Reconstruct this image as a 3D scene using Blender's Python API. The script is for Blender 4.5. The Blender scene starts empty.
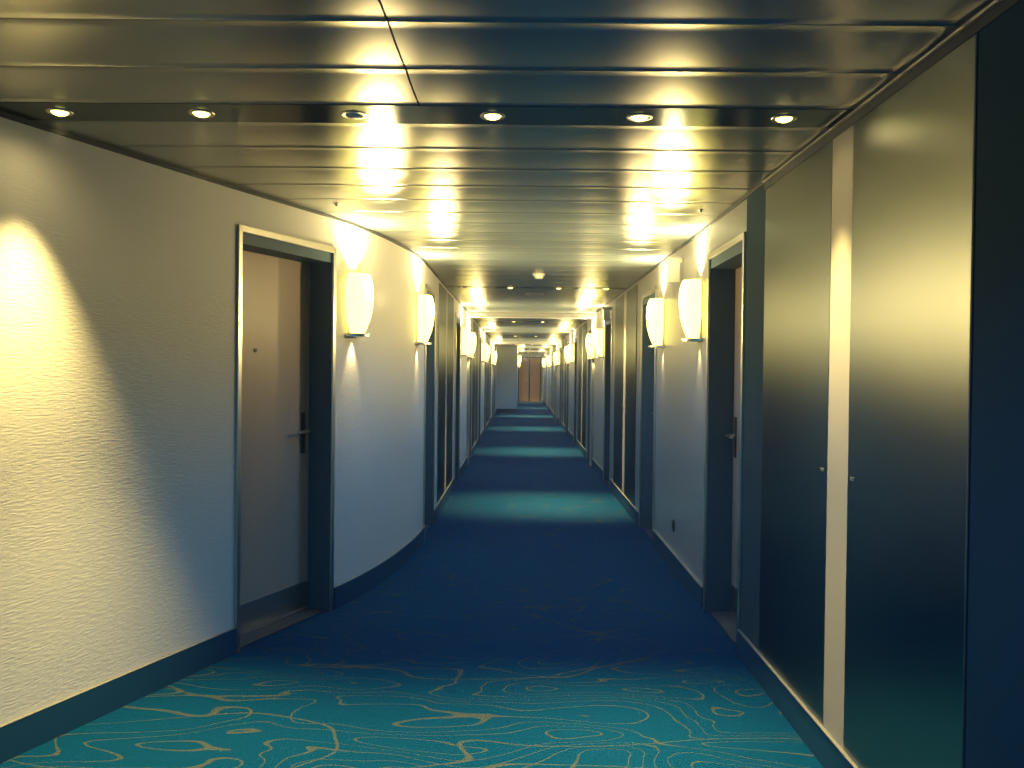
import bpy, bmesh, math, random
from mathutils import Vector, Matrix
random.seed(7)
S = bpy.context.scene
COL = S.collection
PI = math.pi

# ------------------------------------------------------------------ settings
S.view_settings.view_transform = 'Standard'
S.view_settings.look = 'None'
S.view_settings.exposure = 0.0
S.view_settings.gamma = 1.0
S.view_settings.use_curve_mapping = False
S.cycles.use_denoising = True
S.cycles.max_bounces = 6
S.cycles.diffuse_bounces = 4
S.cycles.glossy_bounces = 4
S.cycles.sample_clamp_indirect = 4.0
S.cycles.caustics_reflective = False
S.cycles.caustics_refractive = False

W = bpy.data.worlds.new('blue_fill')
S.world = W
W.use_nodes = True
AMB = (0.0, 0.38, 0.68)  # added blue fill light, entering through the open back
W.node_tree.nodes['Background'].inputs[0].default_value = (*AMB, 1)
W.node_tree.nodes['Background'].inputs[1].default_value = 1.0

# ------------------------------------------------------------------ dimensions
H = 2.32            # ceiling height
XR = 1.135           # right wall
XL = -0.785         # left wall in the long corridor
R0, MOD = 3.08, 6.24
ROWS = [R0 + MOD * k for k in range(7)]
YEND = 41.6
YBLK = 30.3
YBACK = -3.0
FT = 2.115           # top of door openings
WARM = (1.0, 0.75, 0.33)

# ------------------------------------------------------------------ materials
def mat(name):
    m = bpy.data.materials.new(name); m.use_nodes = True
    return m, m.node_tree, m.node_tree.nodes['Principled BSDF']

def simple(name, col, rough=0.5, metal=0.0, spec=0.5, bump=None, coat=0.0, var=None):
    m, nt, b = mat(name)
    b.inputs['Base Color'].default_value = (*col, 1)
    b.inputs['Roughness'].default_value = rough
    b.inputs['Metallic'].default_value = metal
    b.inputs['Specular IOR Level'].default_value = spec
    b.inputs['Coat Weight'].default_value = coat
    tc = nt.nodes.new('ShaderNodeTexCoord')
    if bump:
        mp = nt.nodes.new('ShaderNodeMapping'); mp.inputs['Scale'].default_value = bump[0]
        nz = nt.nodes.new('ShaderNodeTexNoise'); nz.inputs['Scale'].default_value = bump[1]
        nz.inputs['Detail'].default_value = 4
        bp = nt.nodes.new('ShaderNodeBump'); bp.inputs['Strength'].default_value = bump[2]
        bp.inputs['Distance'].default_value = bump[3]
        nt.links.new(tc.outputs['Object'], mp.inputs[0]); nt.links.new(mp.outputs[0], nz.inputs['Vector'])
        nt.links.new(nz.outputs[0], bp.inputs['Height']); nt.links.new(bp.outputs[0], b.inputs['Normal'])
    if var:
        mp = nt.nodes.new('ShaderNodeMapping'); mp.inputs['Scale'].default_value = var[0]
        nz = nt.nodes.new('ShaderNodeTexNoise'); nz.inputs['Scale'].default_value = var[1]
        nz.inputs['Detail'].default_value = 3
        mx = nt.nodes.new('ShaderNodeMixRGB')
        mx.inputs[1].default_value = (*col, 1); mx.inputs[2].default_value = (*var[2], 1)
        nt.links.new(tc.outputs['Object'], mp.inputs[0]); nt.links.new(mp.outputs[0], nz.inputs['Vector'])
        nt.links.new(nz.outputs[0], mx.inputs[0]); nt.links.new(mx.outputs[0], b.inputs['Base Color'])
    return m

def emis(name, col, strength, base=(0.8, 0.8, 0.7)):
    m, nt, b = mat(name)
    b.inputs['Base Color'].default_value = (*base, 1)
    b.inputs['Emission Color'].default_value = (*col, 1)
    b.inputs['Emission Strength'].default_value = strength
    return m

M_wall = simple('textured wallpaper', (0.61, 0.61, 0.56), 0.55, bump=((0.9, 0.9, 6.0), 26, 0.5, 0.0028),
                var=((1, 1, 3), 9, (0.57, 0.57, 0.52)))
M_wallr = simple('smooth wall darkened for shade', (0.27, 0.28, 0.27), 0.36, bump=((1.2, 1.2, 5.0), 22, 0.12, 0.002))  # right wall made darker to carry shade the lamps do not give
M_dark = simple('painted wall shade and dark frame', (0.030, 0.065, 0.095), 0.8, spec=0.05)  # shade of unlit wall put into the colour; also the end door frame
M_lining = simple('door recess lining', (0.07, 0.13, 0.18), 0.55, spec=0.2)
M_panel = simple('satin metal laminate', (0.22, 0.25, 0.23), 0.24, metal=0.92, bump=((1, 1, 1), 260, 0.05, 0.001))
M_strip = simple('pale wall strip', (0.30, 0.29, 0.25), 0.45)
M_metal = simple('brushed aluminium', (0.72, 0.68, 0.60), 0.28, metal=1.0)
M_dmetal = simple('dark metal', (0.05, 0.07, 0.09), 0.4, metal=0.6)
M_door = simple('brown veneer', (0.42, 0.33, 0.26), 0.38, bump=((14, 14, 0.6), 8, 0.1, 0.001),
                var=((9, 9, 0.35), 6, (0.36, 0.285, 0.225)))
M_edoor = simple('orange brown veneer', (0.72, 0.42, 0.26), 0.45, var=((6, 6, 0.4), 6, (0.62, 0.34, 0.20)))
M_base = simple('dark skirting', (0.008, 0.055, 0.115), 0.6, spec=0.15)
M_lip = simple('skirting cap', (0.32, 0.33, 0.30), 0.35, metal=0.6)
M_chan = simple('dark ceiling channel', (0.14, 0.17, 0.19), 0.16, metal=0.55)
M_cap = simple('light plastic', (0.78, 0.74, 0.64), 0.45)
M_seam = simple('seam shadow gap', (0.02, 0.03, 0.04), 0.7)
M_rub = simple('black keyhole', (0.01, 0.012, 0.015), 0.5)
M_shade = emis('lit frosted glass', (1.0, 0.80, 0.155), 4.6, base=(.5,.5,.4))
M_lens = emis('lit lamp lens', (1.0, 0.86, 0.22), 5.0)
M_off = simple('unlit lens', (0.75, 0.72, 0.62), 0.25)
M_sign = simple('acrylic', (0.85, 0.90, 0.78), 0.3)
M_block = simple('plain grey wall', (0.80, 0.82, 0.76), 0.6)

# ceiling lacquer
M_ceil = simple('lacquered ceiling metal', (0.50, 0.50, 0.45), 0.19, metal=0.80)

def satin(name, gcol, rough, dcol, fac, bump=None):
    m = bpy.data.materials.new(name); m.use_nodes = True; nt = m.node_tree; nt.nodes.clear()
    N = nt.nodes; L = nt.links
    out = N.new('ShaderNodeOutputMaterial'); mx = N.new('ShaderNodeMixShader'); mx.inputs[0].default_value = fac
    d = N.new('ShaderNodeBsdfDiffuse'); d.inputs[0].default_value = (*dcol, 1)
    g = N.new('ShaderNodeBsdfGlossy'); g.distribution = 'BECKMANN'; g.inputs['Color'].default_value = (*gcol, 1)
    g.inputs['Roughness'].default_value = rough
    L.new(d.outputs[0], mx.inputs[1]); L.new(g.outputs[0], mx.inputs[2]); L.new(mx.outputs[0], out.inputs['Surface'])
    tc = N.new('ShaderNodeTexCoord'); nz = N.new('ShaderNodeTexNoise'); nz.inputs['Scale'].default_value = 1.7
    mr = N.new('ShaderNodeMapRange'); mr.inputs[3].default_value = rough * .92; mr.inputs[4].default_value = rough * 1.08
    L.new(tc.outputs['Object'], nz.inputs['Vector']); L.new(nz.outputs[0], mr.inputs[0]); L.new(mr.outputs[0], g.inputs['Roughness'])
    return m
M_ceil = satin('lacquered ceiling metal', (0.54, 0.53, 0.47), 0.30, (0.30, 0.37, 0.38), 0.74)
M_panel = satin('satin metal laminate', (0.27, 0.29, 0.27), 0.34, (0.015, 0.06, 0.13), 0.86)
M_chan = satin('dark ceiling channel', (0.26, 0.28, 0.28), 0.20, (0.05, 0.09, 0.11), 0.75)

# carpet
def carpet():
    m, nt, b = mat('contour line carpet')
    N = nt.nodes; L = nt.links
    tc = N.new('ShaderNodeTexCoord')
    mp = N.new('ShaderNodeMapping'); mp.inputs['Scale'].default_value = (0.48, 1.05, 1)
    L.new(tc.outputs['Object'], mp.inputs[0])
    def contour(scale, bands, width, off):
        nz = N.new('ShaderNodeTexNoise'); nz.noise_dimensions = '3D'
        nz.inputs['Scale'].default_value = scale; nz.inputs['Detail'].default_value = 1.4
        nz.inputs['Roughness'].default_value = 0.35; nz.inputs['Distortion'].default_value = 0.35
        ad = N.new('ShaderNodeVectorMath'); ad.operation = 'ADD'; ad.inputs[1].default_value = (off, off * .7, off * 1.3)
        L.new(mp.outputs[0], ad.inputs[0]); L.new(ad.outputs[0], nz.inputs['Vector'])
        mu = N.new('ShaderNodeMath'); mu.operation = 'MULTIPLY'; mu.inputs[1].default_value = bands
        fr = N.new('ShaderNodeMath'); fr.operation = 'PINGPONG'; fr.inputs[1].default_value = 0.5
        L.new(nz.outputs[0], mu.inputs[0]); L.new(mu.outputs[0], fr.inputs[0])
        rp = N.new('ShaderNodeMapRange'); rp.inputs[1].default_value = width; rp.inputs[2].default_value = width * 1.7
        rp.inputs[3].default_value = 1; rp.inputs[4].default_value = 0
        L.new(fr.outputs[0], rp.inputs[0])
        return rp
    a = contour(2.6, 16, 0.030, 8.4)
    c = contour(1.5, 5, 0.009, 5.3)
    mxm = N.new('ShaderNodeMath'); mxm.operation = 'MAXIMUM'
    L.new(a.outputs[0], mxm.inputs[0]); L.new(c.outputs[0], mxm.inputs[1])
    # pile speckle
    sp = N.new('ShaderNodeTexNoise'); sp.inputs['Scale'].default_value = 160; sp.inputs['Detail'].default_value = 2
    L.new(tc.outputs['Object'], sp.inputs['Vector'])
    sr = N.new('ShaderNodeMapRange'); sr.inputs[1].default_value = 0.3; sr.inputs[2].default_value = 0.7
    sr.inputs[3].default_value = 0.55; sr.inputs[4].default_value = 1.1
    L.new(sp.outputs[0], sr.inputs[0])
    f = N.new('ShaderNodeMath'); f.operation = 'MULTIPLY'; f.use_clamp = True
    L.new(mxm.outputs[0], f.inputs[0]); L.new(sr.outputs[0], f.inputs[1])
    mx = N.new('ShaderNodeMixRGB')
    mx.inputs[1].default_value = (0.0, 0.036, 0.092, 1)
    mx.inputs[2].default_value = (0.046, 0.058, 0.052, 1)
    L.new(f.outputs[0], mx.inputs[0])
    m2 = N.new('ShaderNodeMixRGB'); m2.blend_type = 'MULTIPLY'; m2.inputs[0].default_value = 0.35
    L.new(mx.outputs[0], m2.inputs[1]); L.new(sr.outputs[0], m2.inputs[2])
    L.new(m2.outputs[0], b.inputs['Base Color'])
    b.inputs['Roughness'].default_value = 0.95
    b.inputs['Specular IOR Level'].default_value = 0.05
    bp = N.new('ShaderNodeBump'); bp.inputs['Strength'].default_value = 0.5; bp.inputs['Distance'].default_value = 0.004
    L.new(sp.outputs[0], bp.inputs['Height']); L.new(bp.outputs[0], b.inputs['Normal'])
    return m
M_carpet = carpet()

# ------------------------------------------------------------------ mesh helpers
def link(name, bm, m, parent=None, smooth=False):
    bmesh.ops.recalc_face_normals(bm, faces=bm.faces)
    me = bpy.data.meshes.new(name); bm.to_mesh(me); bm.free()
    me.materials.append(m)
    if smooth:
        for p in me.polygons: p.use_smooth = True
        try: me.set_sharp_from_angle(angle=math.radians(40))
        except Exception: pass
    o = bpy.data.objects.new(name, me); COL.objects.link(o)
    if parent: o.parent = parent
    return o

def box(bm, x0, x1, y0, y1, z0, z1, bev=0.0):
    vs = [bm.verts.new((x, y, z)) for x in (x0, x1) for y in (y0, y1) for z in (z0, z1)]
    idx = [(0, 1, 3, 2), (4, 6, 7, 5), (0, 4, 5, 1), (2, 3, 7, 6), (0, 2, 6, 4), (1, 5, 7, 3)]
    fs = [bm.faces.new([vs[i] for i in f]) for f in idx]
    if bev:
        es = list({e for f in fs for e in f.edges})
        bmesh.ops.bevel(bm, geom=es, offset=bev, segments=2, affect='EDGES', profile=0.5)
    return bm

def B(): return bmesh.new()

def lathe(bm, prof, n=24, ax='z', o=(0, 0, 0)):
    rings = []
    for r, h in prof:
        ring = []
        for i in range(n):
            a = 2 * PI * i / n
            p = (r * math.cos(a), r * math.sin(a), h) if ax == 'z' else (r * math.cos(a), h, r * math.sin(a))
            ring.append(bm.verts.new((p[0] + o[0], p[1] + o[1], p[2] + o[2])))
        rings.append(ring)
    for a, b in zip(rings, rings[1:]):
        for i in range(n):
            bm.faces.new((a[i], a[(i + 1) % n], b[(i + 1) % n], b[i]))
    for r in (rings[0], rings[-1]):
        bm.faces.new(r)
    return bm

def tube(bm, pts, r, n=10):
    pts = [Vector(p) for p in pts]; rings = []
    for i, p in enumerate(pts):
        t = (pts[min(i + 1, len(pts) - 1)] - pts[max(i - 1, 0)]).normalized()
        u = t.cross(Vector((0, 0, 1)));
        if u.length < .1: u = t.cross(Vector((1, 0, 0)))
        u.normalize(); v = t.cross(u)
        rings.append([bm.verts.new(p + u * r * math.cos(2 * PI * k / n) + v * r * math.sin(2 * PI * k / n)) for k in range(n)])
    for a, b in zip(rings, rings[1:]):
        for k in range(n): bm.faces.new((a[k], a[(k + 1) % n], b[(k + 1) % n], b[k]))
    bm.faces.new(rings[0]); bm.faces.new(rings[-1])
    return bm

def strip_prism(bm, path, nrm, d0, d1, z0, z1):
    """extrude a plan path between offsets d0 and d1 along its outward normals"""
    rows = []
    for p, n in zip(path, nrm):
        a = p + n * d0; b = p + n * d1
        rows.append([bm.verts.new((a.x, a.y, z0)), bm.verts.new((b.x, b.y, z0)),
                     bm.verts.new((b.x, b.y, z1)), bm.verts.new((a.x, a.y, z1))])
    for r, s in zip(rows, rows[1:]):
        for k in range(4): bm.faces.new((r[k], r[(k + 1) % 4], s[(k + 1) % 4], s[k]))
    bm.faces.new(rows[0]); bm.faces.new(rows[-1])
    return bm

def structure(o): o['kind'] = 'structure'; return o
def empty(name, loc, rz=0.0):
    o = bpy.data.objects.new(name, None); COL.objects.link(o)
    o.location = loc; o.rotation_euler = (0, 0, rz); o.empty_display_size = 0.1
    return o
def tag(o, label, cat, group=None):
    o['label'] = label; o['category'] = cat
    if group: o['group'] = group
    return o
def copy_tree(o, parent=None):
    c = o.copy(); COL.objects.link(c); c.parent = parent
    for ch in list(o.children): copy_tree(ch, c)
    return c

# ------------------------------------------------------------------ plan paths
def cr(p0, p1, p2, p3, t):
    return 0.5 * ((2 * p1) + (-p0 + p2) * t + (2 * p0 - 5 * p1 + 4 * p2 - p3) * t * t + (-p0 + 3 * p1 - 3 * p2 + p3) * t ** 3)

DL0, DL1 = Vector((-1.398, 4.33)), Vector((-1.10, 5.10))     # left room door opening, a straight length of wall
ctrl = [Vector(p) for p in ((-4.3, -4.2), (-3.86, -3.0), (-2.85, 0.3), (-2.31, 1.8), (-1.85, 3.08))]
ctrl2 = [Vector(p) for p in ((-1.25, 4.71), (-1.10, 5.10), (-0.985, 5.5), (-0.885, 6.0), (-0.812, 6.6), (-0.785, 7.1), (-0.785, 7.6))]
left_near = []
seq = ctrl + [DL0]
for i in range(1, len(seq) - 1):
    nx = seq[i + 2] if i + 2 < len(seq) else DL1
    for k in range(6): left_near.append(cr(seq[i - 1], seq[i], seq[i + 1], nx, k / 6))
left_near.append(DL0)
left_curve = []
for i in range(1, len(ctrl2) - 2):
    for k in range(8): left_curve.append(cr(ctrl2[i - 1], ctrl2[i], ctrl2[i + 1], ctrl2[i + 2], k / 8))
left_curve.append(ctrl2[-2])

def normals(path, side):
    out = []
    for i in range(len(path)):
        t = (path[min(i + 1, len(path) - 1)] - path[max(i - 1, 0)]).normalized()
        n = Vector((t.y, -t.x)) * side     # side +1 = to the right of travel
        out.append(n)
    return out
TH = 0.20
PH = FT

# module offsets measured from a downlight row
D1o = (1.33, 2.13); D2o = (4.14, 4.94)
S1o, S2o = 2.40, 3.80
P_in, P_out = 0.10, 0.95
WA, WB = .85, .79

# ------------------------------------------------------------------ floor and carpet
bm = B()
box(bm, -5.0, 1.6, -3.3, YEND + 0.6, -0.12, 0.0)
structure(link('floor', bm, M_carpet))

# ------------------------------------------------------------------ ceiling: cambered transverse panels, dark channels at the rows
def camber(bm, x0, x1, y0, y1, z, sag=0.0045, gap=0.0015, lip=0.003):
    prof = [(y0 + gap, z + 0.02), (y0 + gap, z + lip)]
    n = 8
    for i in range(n + 1):
        t = i / n
        prof.append((y0 + gap + 0.004 + (y1 - y0 - 2 * gap - 0.008) * t, z + sag * (1 - 4 * t * (1 - t)) - 0.0))
    prof += [(y1 - gap, z + lip), (y1 - gap, z + 0.02)]
    a = [bm.verts.new((x0, y, zz)) for y, zz in prof]; b = [bm.verts.new((x1, y, zz)) for y, zz in prof]
    for i in range(len(prof) - 1): bm.faces.new((a[i], b[i], b[i + 1], a[i + 1]))

bm = B()
CH = 0.11
rows_all = [R0 - MOD] + ROWS
NP = 17; pw = (MOD - 2 * CH) / NP
def xleft(y):
    return -4.6 if y < 2 else (-2.6 if y < 4.3 else (-1.7 if y < 6.5 else -0.95))
for r in rows_all:
    for i in range(NP):
        ya = r + CH + i * pw; yb = ya + pw
        if yb < -3.2 or ya > YEND: continue
        xl = xleft(ya)
        if yb < R0:      # the bay in front of the first row has a lengthways joint
            camber(bm, xl, -0.353, ya, yb, H); camber(bm, -0.347, 1.3, ya, yb, H)
        else:
            camber(bm, xl, 1.3, ya, yb, H)
ceil = structure(link('ceiling', bm, M_ceil, smooth=True))
bm = B(); box(bm, -5.0, 1.6, -3.3, YEND + 0.6, H + 0.022, H + 0.12)
structure(link('trim_1', bm, M_seam))           # slab above the joints
n_trim = [2]
def trim(bm, m, smooth=False):
    o = structure(link('trim_%d' % n_trim[0], bm, m, smooth=smooth)); n_trim[0] += 1; return o
for r in ROWS:
    bm = B(); box(bm, xleft(r), 1.3, r - CH + .003, r + CH - .003, H + 0.002, H + 0.021); trim(bm, M_chan)

# ceiling header beams (fire compartment frames)
for yb in (13.15, 25.7):
    bm = B(); box(bm, XL, XR, yb, yb + 0.22, H - 0.075, H + 0.002)
    box(bm, XL, XR, yb - .025, yb, H - 0.03, H + 0.002)
    for s, x in ((1, XL), (-1, XR)):
        box(bm, min(x, x + s * .035), max(x, x + s * .035), yb, yb + .22, 0.0, H - 0.075)
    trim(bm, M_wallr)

# ------------------------------------------------------------------ walls
def wall_mesh(segs, side):
    bm = B()
    for path, z0, z1 in segs:
        strip_prism(bm, path, normals(path, side), 0, TH, z0, z1)
    return bm

def straight_segs(x, ya, yb, openings):
    segs = []; y = ya
    for a, b in sorted(openings):
        segs.append(([Vector((x, y)), Vector((x, a))], 0, H))
        segs.append(([Vector((x, a)), Vector((x, b))], FT, H))
        y = b
    segs.append(([Vector((x, y)), Vector((x, yb))], 0, H))
    return segs

openR = []; openL = []
for k, r in enumerate([R0 - MOD] + ROWS):
    for a, b in (D1o, D2o):
        ya, yb = r + a, r + b
        if ya > -2.5 and yb < YEND - .3: openR.append((ya, yb))
        if ya > 7.15 and yb < YBLK - .2: openL.append((ya, yb))
segs = straight_segs(XR, YBACK, YEND, openR)
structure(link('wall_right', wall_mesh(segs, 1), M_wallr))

lsegs = [(left_near, 0, H), ([DL0, DL1], FT, H), (left_curve, 0, H)]
lsegs += straight_segs(XL, 7.1, YBLK, openL)
structure(link('wall_left', wall_mesh(lsegs, -1), M_wall, smooth=True))
# facing wall where the passage narrows, and the inner left wall behind it
bm = B(); box(bm, XL - TH, -0.06, YBLK, YBLK + .2, 0, H)
box(bm, -0.26, -0.06, YBLK + .2, YEND, 0, H)
structure(link('wall_middle', bm, M_block))
bm = B(); box(bm, -0.26, XR + TH, YEND, YEND + .2, 0, H)
structure(link('wall_end', bm, M_block))

# ------------------------------------------------------------------ skirting with pale cap, cornice shadow gap
def runs(ya, yb, openings):
    out = []; y = ya
    for a, b in sorted(openings):
        if b < ya or a > yb: continue
        out.append((y, a - .03)); y = b + .03
    out.append((y, yb)); return out
bm = B(); bc = B()
for a, b in runs(YBACK, YEND, openR):
    box(bm, XR - .016, XR, a, b, 0, .130); box(bc, XR - .020, XR, a, b, .130, .135)
o = structure(link('baseboard_right', bm, M_base)); link('cap', bc, M_lip, o)
bm = B(); bc = B()
for path in (left_near[:-1] + [DL0 - (DL1 - DL0).normalized() * .03], [DL1 + (DL1 - DL0).normalized() * .03] + left_curve[1:]):
    n = normals(path, -1)
    strip_prism(bm, path, n, -.016, 0, 0, .130); strip_prism(bc, path, n, -.0165, 0, .130, .132)
for a, b in runs(7.1, YBLK, openL):
    box(bm, XL, XL + .016, a, b, 0, .130); box(bc, XL, XL + .020, a, b, .130, .135)
o = structure(link('baseboard_left', bm, M_base)); link('cap', bc, M_lip, o)
bm = B(); box(bm, XL, -0.06, YBLK - .016, YBLK, 0, .130); box(bm, -.06, -.044, YBLK, YEND, 0, .130)
structure(link('baseboard_middle', bm, M_base))

# cornice: dark shadow gap under the ceiling
bm = B(); box(bm, XR - .010, XR, YBACK, YEND, H - .016, H + .003); trim(bm, M_seam)
bm = B()
full_left = left_near + left_curve[1:] + [Vector((XL, YBLK))]
full_left = left_near + left_curve + [Vector((XL, 12)), Vector((XL, YBLK))]
strip_prism(bm, full_left, normals(full_left, -1), -.010, 0, H - .016, H + .003); trim(bm, M_seam)
# bright rail above the tall panels at the near right
bm = B(); box(bm, XR - .020, XR - .0105, 1.6, R0 + P_out + .02, H - .015, H - .007); trim(bm, M_metal)
bm = B(); box(bm, XR - .009, XR - .0005, 1.6, R0 + P_out + .02, H - .044, H - .016); trim(bm, M_seam)

# ------------------------------------------------------------------ pale strips below each downlight row and dark sheets painting the shade of unlit wall beside door recesses
for i, r in enumerate(ROWS[:6]):
    bm = B(); box(bm, XR - .006, XR, r - .098, r + .098, .136, H - .042); trim(bm, M_strip)
    if i and r < YBLK:
        bm = B(); box(bm, XL, XL + .006, r - .098, r + .098, .136, H - .042); trim(bm, M_strip)
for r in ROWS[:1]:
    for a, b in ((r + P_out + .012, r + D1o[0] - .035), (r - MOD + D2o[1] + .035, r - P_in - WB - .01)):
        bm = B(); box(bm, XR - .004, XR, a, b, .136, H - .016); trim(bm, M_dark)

# ------------------------------------------------------------------ tall satin panels with latches
def make_panel(sgn, w):
    """origin at foot of the panel on the wall face; local +y is along the corridor; sgn says on which end the latch sits"""
    root = empty('service_door', (0, 0, 0))
    b = B(); box(b, -.007, -.0005, -w / 2, w / 2, 0.0, H - .18, .001); link('leaf', b, M_panel, root)
    b = B(); yy = sgn * (w / 2 - .045)
    box(b, -.012, -.0072, yy - .014, yy + .014, 0.930, .942, .001); link('latch', b, M_metal, root)
    b = B(); yy2 = -sgn * (w / 2 + .001)
    box(b, -.0065, -.0005, min(yy2, yy2 - sgn * .006), max(yy2, yy2 - sgn * .006), 0, H - .18); link('edge_seal', b, M_seam, root)
    return root
pa = make_panel(-1, WA); pb = make_panel(1, WB)
ordn = ['nearest', 'second', 'third', 'fourth', 'fifth']
first = {1: True, -1: True}
for i, r in enumerate(ROWS[:5]):
    for side in ('right', 'left'):
        if side == 'left' and (i == 0 or r > YBLK): continue
        for s, src in ((1, pa), (-1, pb)):
            if first[s]: o = src; first[s] = False
            else: o = copy_tree(src)
            y = r + s * (P_in + (WA if s > 0 else WB) / 2)
            o.location = (XR if side == 'right' else XL, y, .136)
            if side == 'left':
                o.rotation_euler.z = PI; o.location.y = y
            where = 'just beyond' if s > 0 else 'on the near side of'
            tag(o, 'tall satin metal service door on the %s wall %s the %s pale lit strip' % (side, where, ordn[i - (side == 'left')]),
                'door panel', 'tall satin service doors beside the pale strips')

# ------------------------------------------------------------------ recessed room doors
def make_door(w):
    """local x along the wall (latch side +x), local +y into the recess, face of wall y=0"""
    root = empty('door_1', (0, 0, 0)); root['kind'] = 'structure'
    h = FT; d = .148
    b = B(); box(b, -w / 2 + .002, w / 2 - .002, d, d + .045, .006, h - .07, .002); leaf = link('leaf', b, M_door, root)
    # frame: recess lining plus face trim
    b = B()
    box(b, -w / 2, w / 2, .0, d + .05, h - .068, h - .0005)
    box(b, -w / 2 + .0005, -w / 2 + .012, .0, d - .001, 0.002, h - .068)
    box(b, w / 2 - .012, w / 2 - .0005, .0, d - .001, 0.002, h - .068)
    link('lining', b, M_lining, root)
    b = B()
    box(b, -w / 2 - .022, -w / 2 + .008, -.014, -.0005, 0.002, h + .022, .003)
    box(b, w / 2 - .008, w / 2 + .022, -.014, -.0005, 0.002, h + .022, .003)
    box(b, -w / 2 - .022, w / 2 + .022, -.014, -.0005, h - .012, h + .022, .003)
    link('frame', b, M_metal, root)
    b = B(); box(b, -w / 2 + .01, w / 2 - .01, d - .003, d - .0005, .02, .17, .001); link('kick_plate', b, M_metal, leaf)
    b = B(); lathe(b, [(.011, d - .006), (.011, d)], 16, 'y', (-w * .12, 0, 1.52)); link('peephole', b, M_rub, leaf, True)
    b = B(); box(b, w / 2 - .095, w / 2 - .055, d - .008, d - .0005, .93, 1.17, .004); pl = link('lock_plate', b, M_dmetal, leaf)
    b = B(); xx = w / 2 - .075
    tube(b, [(xx, d - .008, 1.06), (xx, d - .045, 1.06), (xx - .012, d - .055, 1.06), (xx - .12, d - .055, 1.058)], .009)
    link('handle', b, M_metal, leaf, True)
    b = B(); box(b, -w / 2 + .012, w / 2 - .012, .02, d + .04, .0005, .006); link('threshold', b, M_seam, root)
    return root
W1 = (DL1 - DL0).length
dn = 1
door = make_door(W1)
t = (DL1 - DL0).normalized(); c = (DL0 + DL1) / 2
# left: travel along +y with the recess to the left of travel
door.location = (c.x, c.y, 0); door.rotation_euler.z = math.atan2(t.y, t.x)
door['label'] = 'recessed brown room door in the curved left wall'
dsrc = make_door(D1o[1] - D1o[0])
used = False
def next_name():
    global dn
    dn += 1; return 'door_%d' % dn
for (a, b_) in openR:
    o = dsrc if not used else copy_tree(dsrc); used = True
    o.name = next_name()
    o.location = (XR, (a + b_) / 2, 0); o.rotation_euler.z = -PI / 2
    o.scale.x = -1
for (a, b_) in openL:
    o = copy_tree(dsrc); o.name = next_name()
    o.location = (XL, (a + b_) / 2, 0); o.rotation_euler.z = PI / 2
    o.scale.x = 1

# double door in the end wall
root = empty(next_name(), (0.50, YEND, 0)); root['kind'] = 'structure'
for s in (-1, 1):
    b = B(); x0, x1 = sorted((s * .03, s * .50)); box(b, x0, x1, -.03, -.002, .01, 2.08, .003); lf = link('leaf', b, M_edoor, root)
    b = B(); xx = s * .09
    tube(b, [(xx, -.03, 1.02), (xx, -.075, 1.02), (xx + s * .11, -.078, 1.02)], .009); link('handle', b, M_metal, lf, True)
b = B(); box(b, -.55, -.50, -.04, -.001, 0.002, 2.14); box(b, .50, .55, -.04, -.001, 0.002, 2.14); box(b, -.50, .50, -.04, -.001, 2.09, 2.14)
box(b, -.028, .028, -.045, -.001, .01, 2.09)
link('frame', b, M_dark, root)

# ------------------------------------------------------------------ wall sconces
E_UP, E_DN, E_TOP = 98.0, 10.0, 125.0
def make_light(name, typ, energy, col=WARM, radius=.03, size=None, blend=None, parent=None, loc=(0, 0, 0), direction=None):
    l = bpy.data.lights.new(name, typ); l.energy = energy; l.color = col; l.shadow_soft_size = radius
    if typ == 'SPOT':
        l.spot_size = math.radians(size); l.spot_blend = blend
    o = bpy.data.objects.new(name, l); COL.objects.link(o)
    if parent: o.parent = parent
    o.location = loc
    if direction: o.rotation_euler = Vector(direction).to_track_quat('-Z', 'Y').to_euler()
    return o

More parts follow.
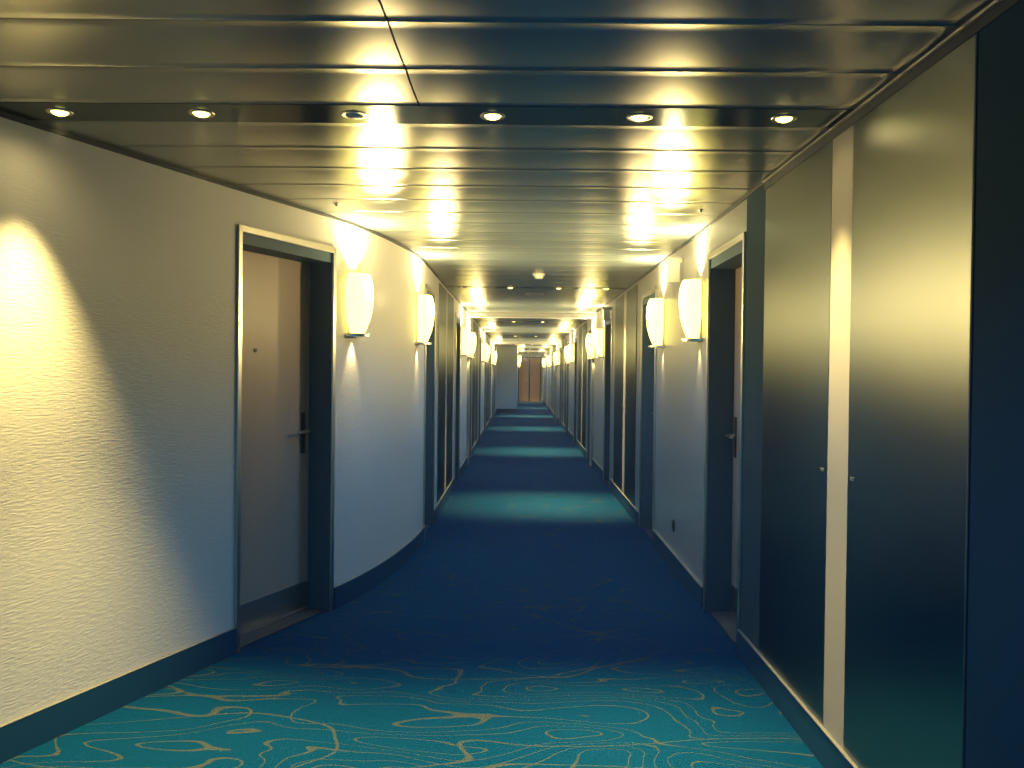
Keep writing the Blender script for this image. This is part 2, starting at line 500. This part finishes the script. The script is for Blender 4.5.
def make_sconce():
    """local -y points into the corridor, wall face y=0, origin at foot of the lamp"""
    root = empty('wall_sconce', (0, 0, 0))
    Rw, Rd, hh = .112, .118, .36
    # back plate
    b = B(); box(b, -.045, .045, -.016, -.0005, -.01, hh * .98, .004); link('back_plate', b, M_metal, root)
    # frosted half-oval shade, open at top, slightly tapered to the foot
    b = B(); n = 20; prof = [(0, .55), (.08, .66), (.2, .80), (.38, .94), (.60, 1.0), (.82, .97), (.94, .88), (1.0, .80)]
    rings = []
    for t, k in prof:
        for off in (0,):
            rings.append([b.verts.new((Rw * k * math.cos(PI * i / n), -.017 - Rd * k * math.sin(PI * i / n), .012 + hh * t)) for i in range(n + 1)])
    inner = []
    for t, k in prof:
        inner.append([b.verts.new(((Rw * k - .005) * math.cos(PI * i / n), -.017 - max(0, (Rd * k - .005) * math.sin(PI * i / n)), .012 + hh * t)) for i in range(n + 1)])
    for rr in (rings, inner):
        for p, q in zip(rr, rr[1:]):
            for i in range(n): b.faces.new((p[i], p[i + 1], q[i + 1], q[i]))
    for i in range(n):
        b.faces.new((rings[-1][i], rings[-1][i + 1], inner[-1][i + 1], inner[-1][i]))
        b.faces.new((rings[0][i], rings[0][i + 1], inner[0][i + 1], inner[0][i]))
    sh = link('shade', b, M_shade, root, True)
    # foot plate and finial
    b = B(); vs0 = []; vs1 = []
    for i in range(n + 1):
        a = PI * i / n
        vs0.append(b.verts.new((.085 * math.cos(a), -.001 - .115 * math.sin(a), -.010)))
        vs1.append(b.verts.new((.085 * math.cos(a), -.001 - .115 * math.sin(a), .006)))
    for i in range(n): b.faces.new((vs0[i], vs0[i + 1], vs1[i + 1], vs1[i]))
    b.faces.new((vs0[0], vs1[0], vs1[-1], vs0[-1])); b.faces.new(vs0); b.faces.new(vs1)
    link('foot_plate', b, M_metal, root)
    make_light('lamp_light', 'SPOT', E_UP * 1.0, radius=.05, size=176, blend=.75, parent=root, loc=(0, -.185, .20), direction=(0, -.57, .82))
    make_light('up_light', 'SPOT', E_TOP, radius=.02, size=120, blend=.9, parent=root, loc=(0, -.05, hh + .03), direction=(0, .10, 1))
    make_light('down_light', 'SPOT', E_DN, radius=.015, size=64, blend=.8, parent=root, loc=(0, -.030, -.018), direction=(0, .10, -1))
    return root

def path_at(px, path):
    best = None
    for i in range(len(path) - 1):
        a, b = path[i], path[i + 1]
        if a.y <= px <= b.y:
            t = (px - a.y) / (b.y - a.y); return a.lerp(b, t), (b - a).normalized()
    return None
sc0 = make_sconce(); scu = False
SZ = 1.635
def place_sconce(x, y, ang, label):
    global scu
    o = copy_tree(sc0) if scu else sc0; scu = True
    o.location = (x, y, SZ); o.rotation_euler.z = ang
    tag(o, label, 'wall lamp', 'lit wall sconces along the corridor')
    return o
# left curved wall: two nearest sconces
for yy, lb in ((5.33, 'glowing frosted wall sconce just beyond the recessed door in the curved left wall'),
               (6.78, 'glowing wall sconce at the far end of the curved left wall')):
    p, t = path_at(yy, left_curve)
    n = Vector((t.y, -t.x))               # into the corridor
    place_sconce(p.x, p.y, math.atan2(n.x, -n.y), lb)
names = ['nearest', 'second nearest', 'third nearest', 'fourth nearest', 'fifth nearest', 'sixth nearest', 'seventh nearest',
         'eighth nearest', 'ninth nearest', 'tenth nearest', 'eleventh nearest', 'twelfth nearest', 'thirteenth nearest']
k = 0
for r in ROWS[:6]:
    for off in (S1o, S2o):
        y = r + off
        place_sconce(XR, y, -PI / 2, 'glowing frosted wall sconce on the right wall, %s of that side' % names[k]); k += 1
k = 2
for r in ROWS[1:6]:
    for off in (S1o, S2o):
        y = r + off
        x = XL if y < YBLK else -0.06
        place_sconce(x, y, PI / 2, 'glowing wall sconce on the left wall, %s of that side' % names[k]); k += 1

# ------------------------------------------------------------------ downlights
E_SPOT = 440.0
def make_downlight(lit=True):
    root = empty('recessed_downlight', (0, 0, 0))
    b = B(); n = 28
    prof = [(.030, .001), (.031, -.002), (.037, -.004), (.044, -.003), (.046, .001)]
    rings = [[b.verts.new((r * math.cos(2 * PI * i / n), r * math.sin(2 * PI * i / n), z)) for i in range(n)] for r, z in prof]
    for p, q in zip(rings, rings[1:] + rings[:1]):
        for i in range(n): b.faces.new((p[i], p[(i + 1) % n], q[(i + 1) % n], q[i]))
    link('trim_ring', b, M_metal, root, True)
    b = B(); lathe(b, [(.004, -.013), (.014, -.012), (.023, -.008), (.0292, -.0005)], 24)
    link('lens', b, M_lens if lit else M_off, root, True)
    if lit:
        make_light('spill', 'SPOT', 4.0, radius=.03, size=168, blend=.9, parent=root, loc=(0, 0, -.022), direction=(0, 0, -1))
        make_light('beam', 'SPOT', E_SPOT, radius=.02, col=(1.0, 0.74, 0.27), size=61, blend=1.0, parent=root, loc=(0, 0, -.02), direction=(0, 0, -1))
    return root
dl_on = make_downlight(True); dl_off = make_downlight(False); uon = uoff = False
XS = (-1.636, -1.133, -0.594, -0.103, 0.414, 0.922)
rown = ['nearest', 'second', 'third', 'fourth', 'fifth', 'sixth', 'last']
for i, r in enumerate(ROWS):
    xs = XS if i == 0 else XS[2:]
    if r > YBLK: xs = XS[4:]
    nm = {6: ['leftmost', 'second from the left', 'third from the left', 'third from the right', 'second from the right', 'rightmost'],
          4: ['leftmost', 'second from the left', 'second from the right', 'rightmost'], 2: ['left', 'right']}[len(xs)]
    for x, w in zip(xs, nm):
        if abs(x + .594) < .01:
            o = copy_tree(dl_off) if uoff else dl_off; uoff = True
            lab = 'unlit round downlight, %s in the %s ceiling row' % (w, rown[i])
        else:
            o = copy_tree(dl_on) if uon else dl_on; uon = True
            lab = 'lit round downlight, %s in the %s ceiling row' % (w, rown[i])
        o.location = (x, r, H + .002)
        tag(o, lab, 'downlight', 'recessed downlights in the %s ceiling row' % rown[i])

# ------------------------------------------------------------------ added blue fill spots along the passage, with no fittings
COOL = (0.0, 0.36, 1.0); E_COOL = 60.0
yy = -1.0
while yy < YEND - 1:
    make_light('blue_fill_spot', 'SPOT', E_COOL, col=COOL, radius=.2, size=150, blend=.9, loc=(0.5 if yy > YBLK else (XL + XR) / 2, yy, 2.2))
    yy += 2.1

# ------------------------------------------------------------------ ceiling fittings
root = empty('smoke_detector', (0.17, 8.0, H))
b = B(); lathe(b, [(.058, .002), (.058, -.012), (.050, -.018)], 28); link('mounting_base', b, M_cap, root, True)
b = B(); lathe(b, [(.044, -.018), (.044, -.030), (.036, -.042), (.012, -.046)], 28); link('sensor_head', b, M_cap, root, True)
tag(root, 'round pale smoke detector on the ceiling before the second downlight row', 'smoke detector')
root = empty('ceiling_speaker', (0.17, 10.0, H))
b = B(); lathe(b, [(.105, .003), (.105, -.006), (.090, -.009), (.088, -.004)], 32); link('rim', b, M_cap, root, True)
b = B(); lathe(b, [(.087, -.0045), (.04, -.007), (.004, -.008)], 32); link('grille', b, M_dmetal, root, True)
tag(root, 'round ceiling speaker grille just beyond the second downlight row', 'speaker')
def sprinkler(x, y, lab):
    r_ = empty('sprinkler_head', (x, y, H + .004))
    b = B(); lathe(b, [(.018, .002), (.018, -.006), (.010, -.008)], 18); link('rosette', b, M_metal, r_, True)
    b = B(); lathe(b, [(.005, -.007), (.005, -.012), (.009, -.013), (.009, -.015), (.003, -.016)], 14); link('nozzle', b, M_dmetal, r_, True)
    tag(r_, lab, 'sprinkler', 'sprinkler heads in the ceiling')
sprinkler(-1.0, 4.72, 'tiny sprinkler head in the ceiling near the curved left wall')
sprinkler(0.99, 4.80, 'tiny sprinkler head in the ceiling near the right wall')

# blade signs on the right wall
def blade_sign(y, lab):
    r_ = empty('blade_sign', (XR, y, 2.06))
    b = B(); box(b, -.115, -.0005, -.020, .020, .135, .175, .012); link('bracket', b, M_cap, r_, True)
    b = B(); box(b, -.098, -.02, -.004, .004, 0.0, .136, .002); link('acrylic_panel', b, M_sign, r_)
    tag(r_, lab, 'sign', 'blade signs on the right wall')
blade_sign(6.10, 'small pale blade sign under a bracket, high on the right wall beside the nearest sconce')
blade_sign(10.75, 'small pale blade sign high on the right wall beyond the second pale strip')

# power socket low on the right wall
r_ = empty('power_socket', (XR, 6.30, .32))
b = B(); box(b, -.010, -.0005, -.04, .04, -.04, .04, .003); link('cover_plate', b, M_dmetal, r_)
b = B(); lathe(b, [(.022, -.002), (.020, 0.0), (.004, .001)], 20, 'y'); bmesh.ops.rotate(b, verts=b.verts, matrix=Matrix.Rotation(PI / 2, 3, 'Z'), cent=(0, 0, 0))
bmesh.ops.translate(b, verts=b.verts, vec=(-.011, 0, 0)); link('socket_well', b, M_rub, r_, True)
tag(r_, 'dark power socket low on the right wall below the nearest sconces', 'socket')

# ------------------------------------------------------------------ camera
cam = bpy.data.cameras.new('camera'); co = bpy.data.objects.new('camera', cam); COL.objects.link(co)
cam.sensor_width = 36; cam.lens = 870 / 1024 * 36; cam.clip_start = .02; cam.clip_end = 200
f = 870; roll = math.radians(.65)
u, v = 519 - 512, 372 - 384
U = math.cos(roll) * u + math.sin(roll) * v; V = -math.sin(roll) * u + math.cos(roll) * v
yaw = math.atan2(U, f); pit = math.atan2(V, f)
co.matrix_world = Matrix.Translation((0, 0, 1.42)) @ Matrix.Rotation(yaw, 4, 'Z') @ Matrix.Rotation(PI / 2 + pit, 4, 'X') @ Matrix.Rotation(roll, 4, 'Z')
S.camera = co

# ------------------------------------------------------------------ thin haze added to the passage to imitate bloom around the lamps
m = bpy.data.materials.new('thin bloom haze'); m.use_nodes = True; nt = m.node_tree; nt.nodes.clear()
out = nt.nodes.new('ShaderNodeOutputMaterial'); vs = nt.nodes.new('ShaderNodeVolumeScatter')
vs.inputs['Color'].default_value = (0.9, 0.95, 1.0, 1); vs.inputs['Density'].default_value = 0.007; vs.inputs['Anisotropy'].default_value = 0.82
nt.links.new(vs.outputs[0], out.inputs['Volume'])
bm = B(); box(bm, -4.9, XR + .15, YBACK, YEND + .1, -0.05, H + .06)
o = link('bloom_haze', bm, m); tag(o, 'thin added haze imitating lamp bloom, filling the air of the corridor', 'haze'); o['kind'] = 'stuff'
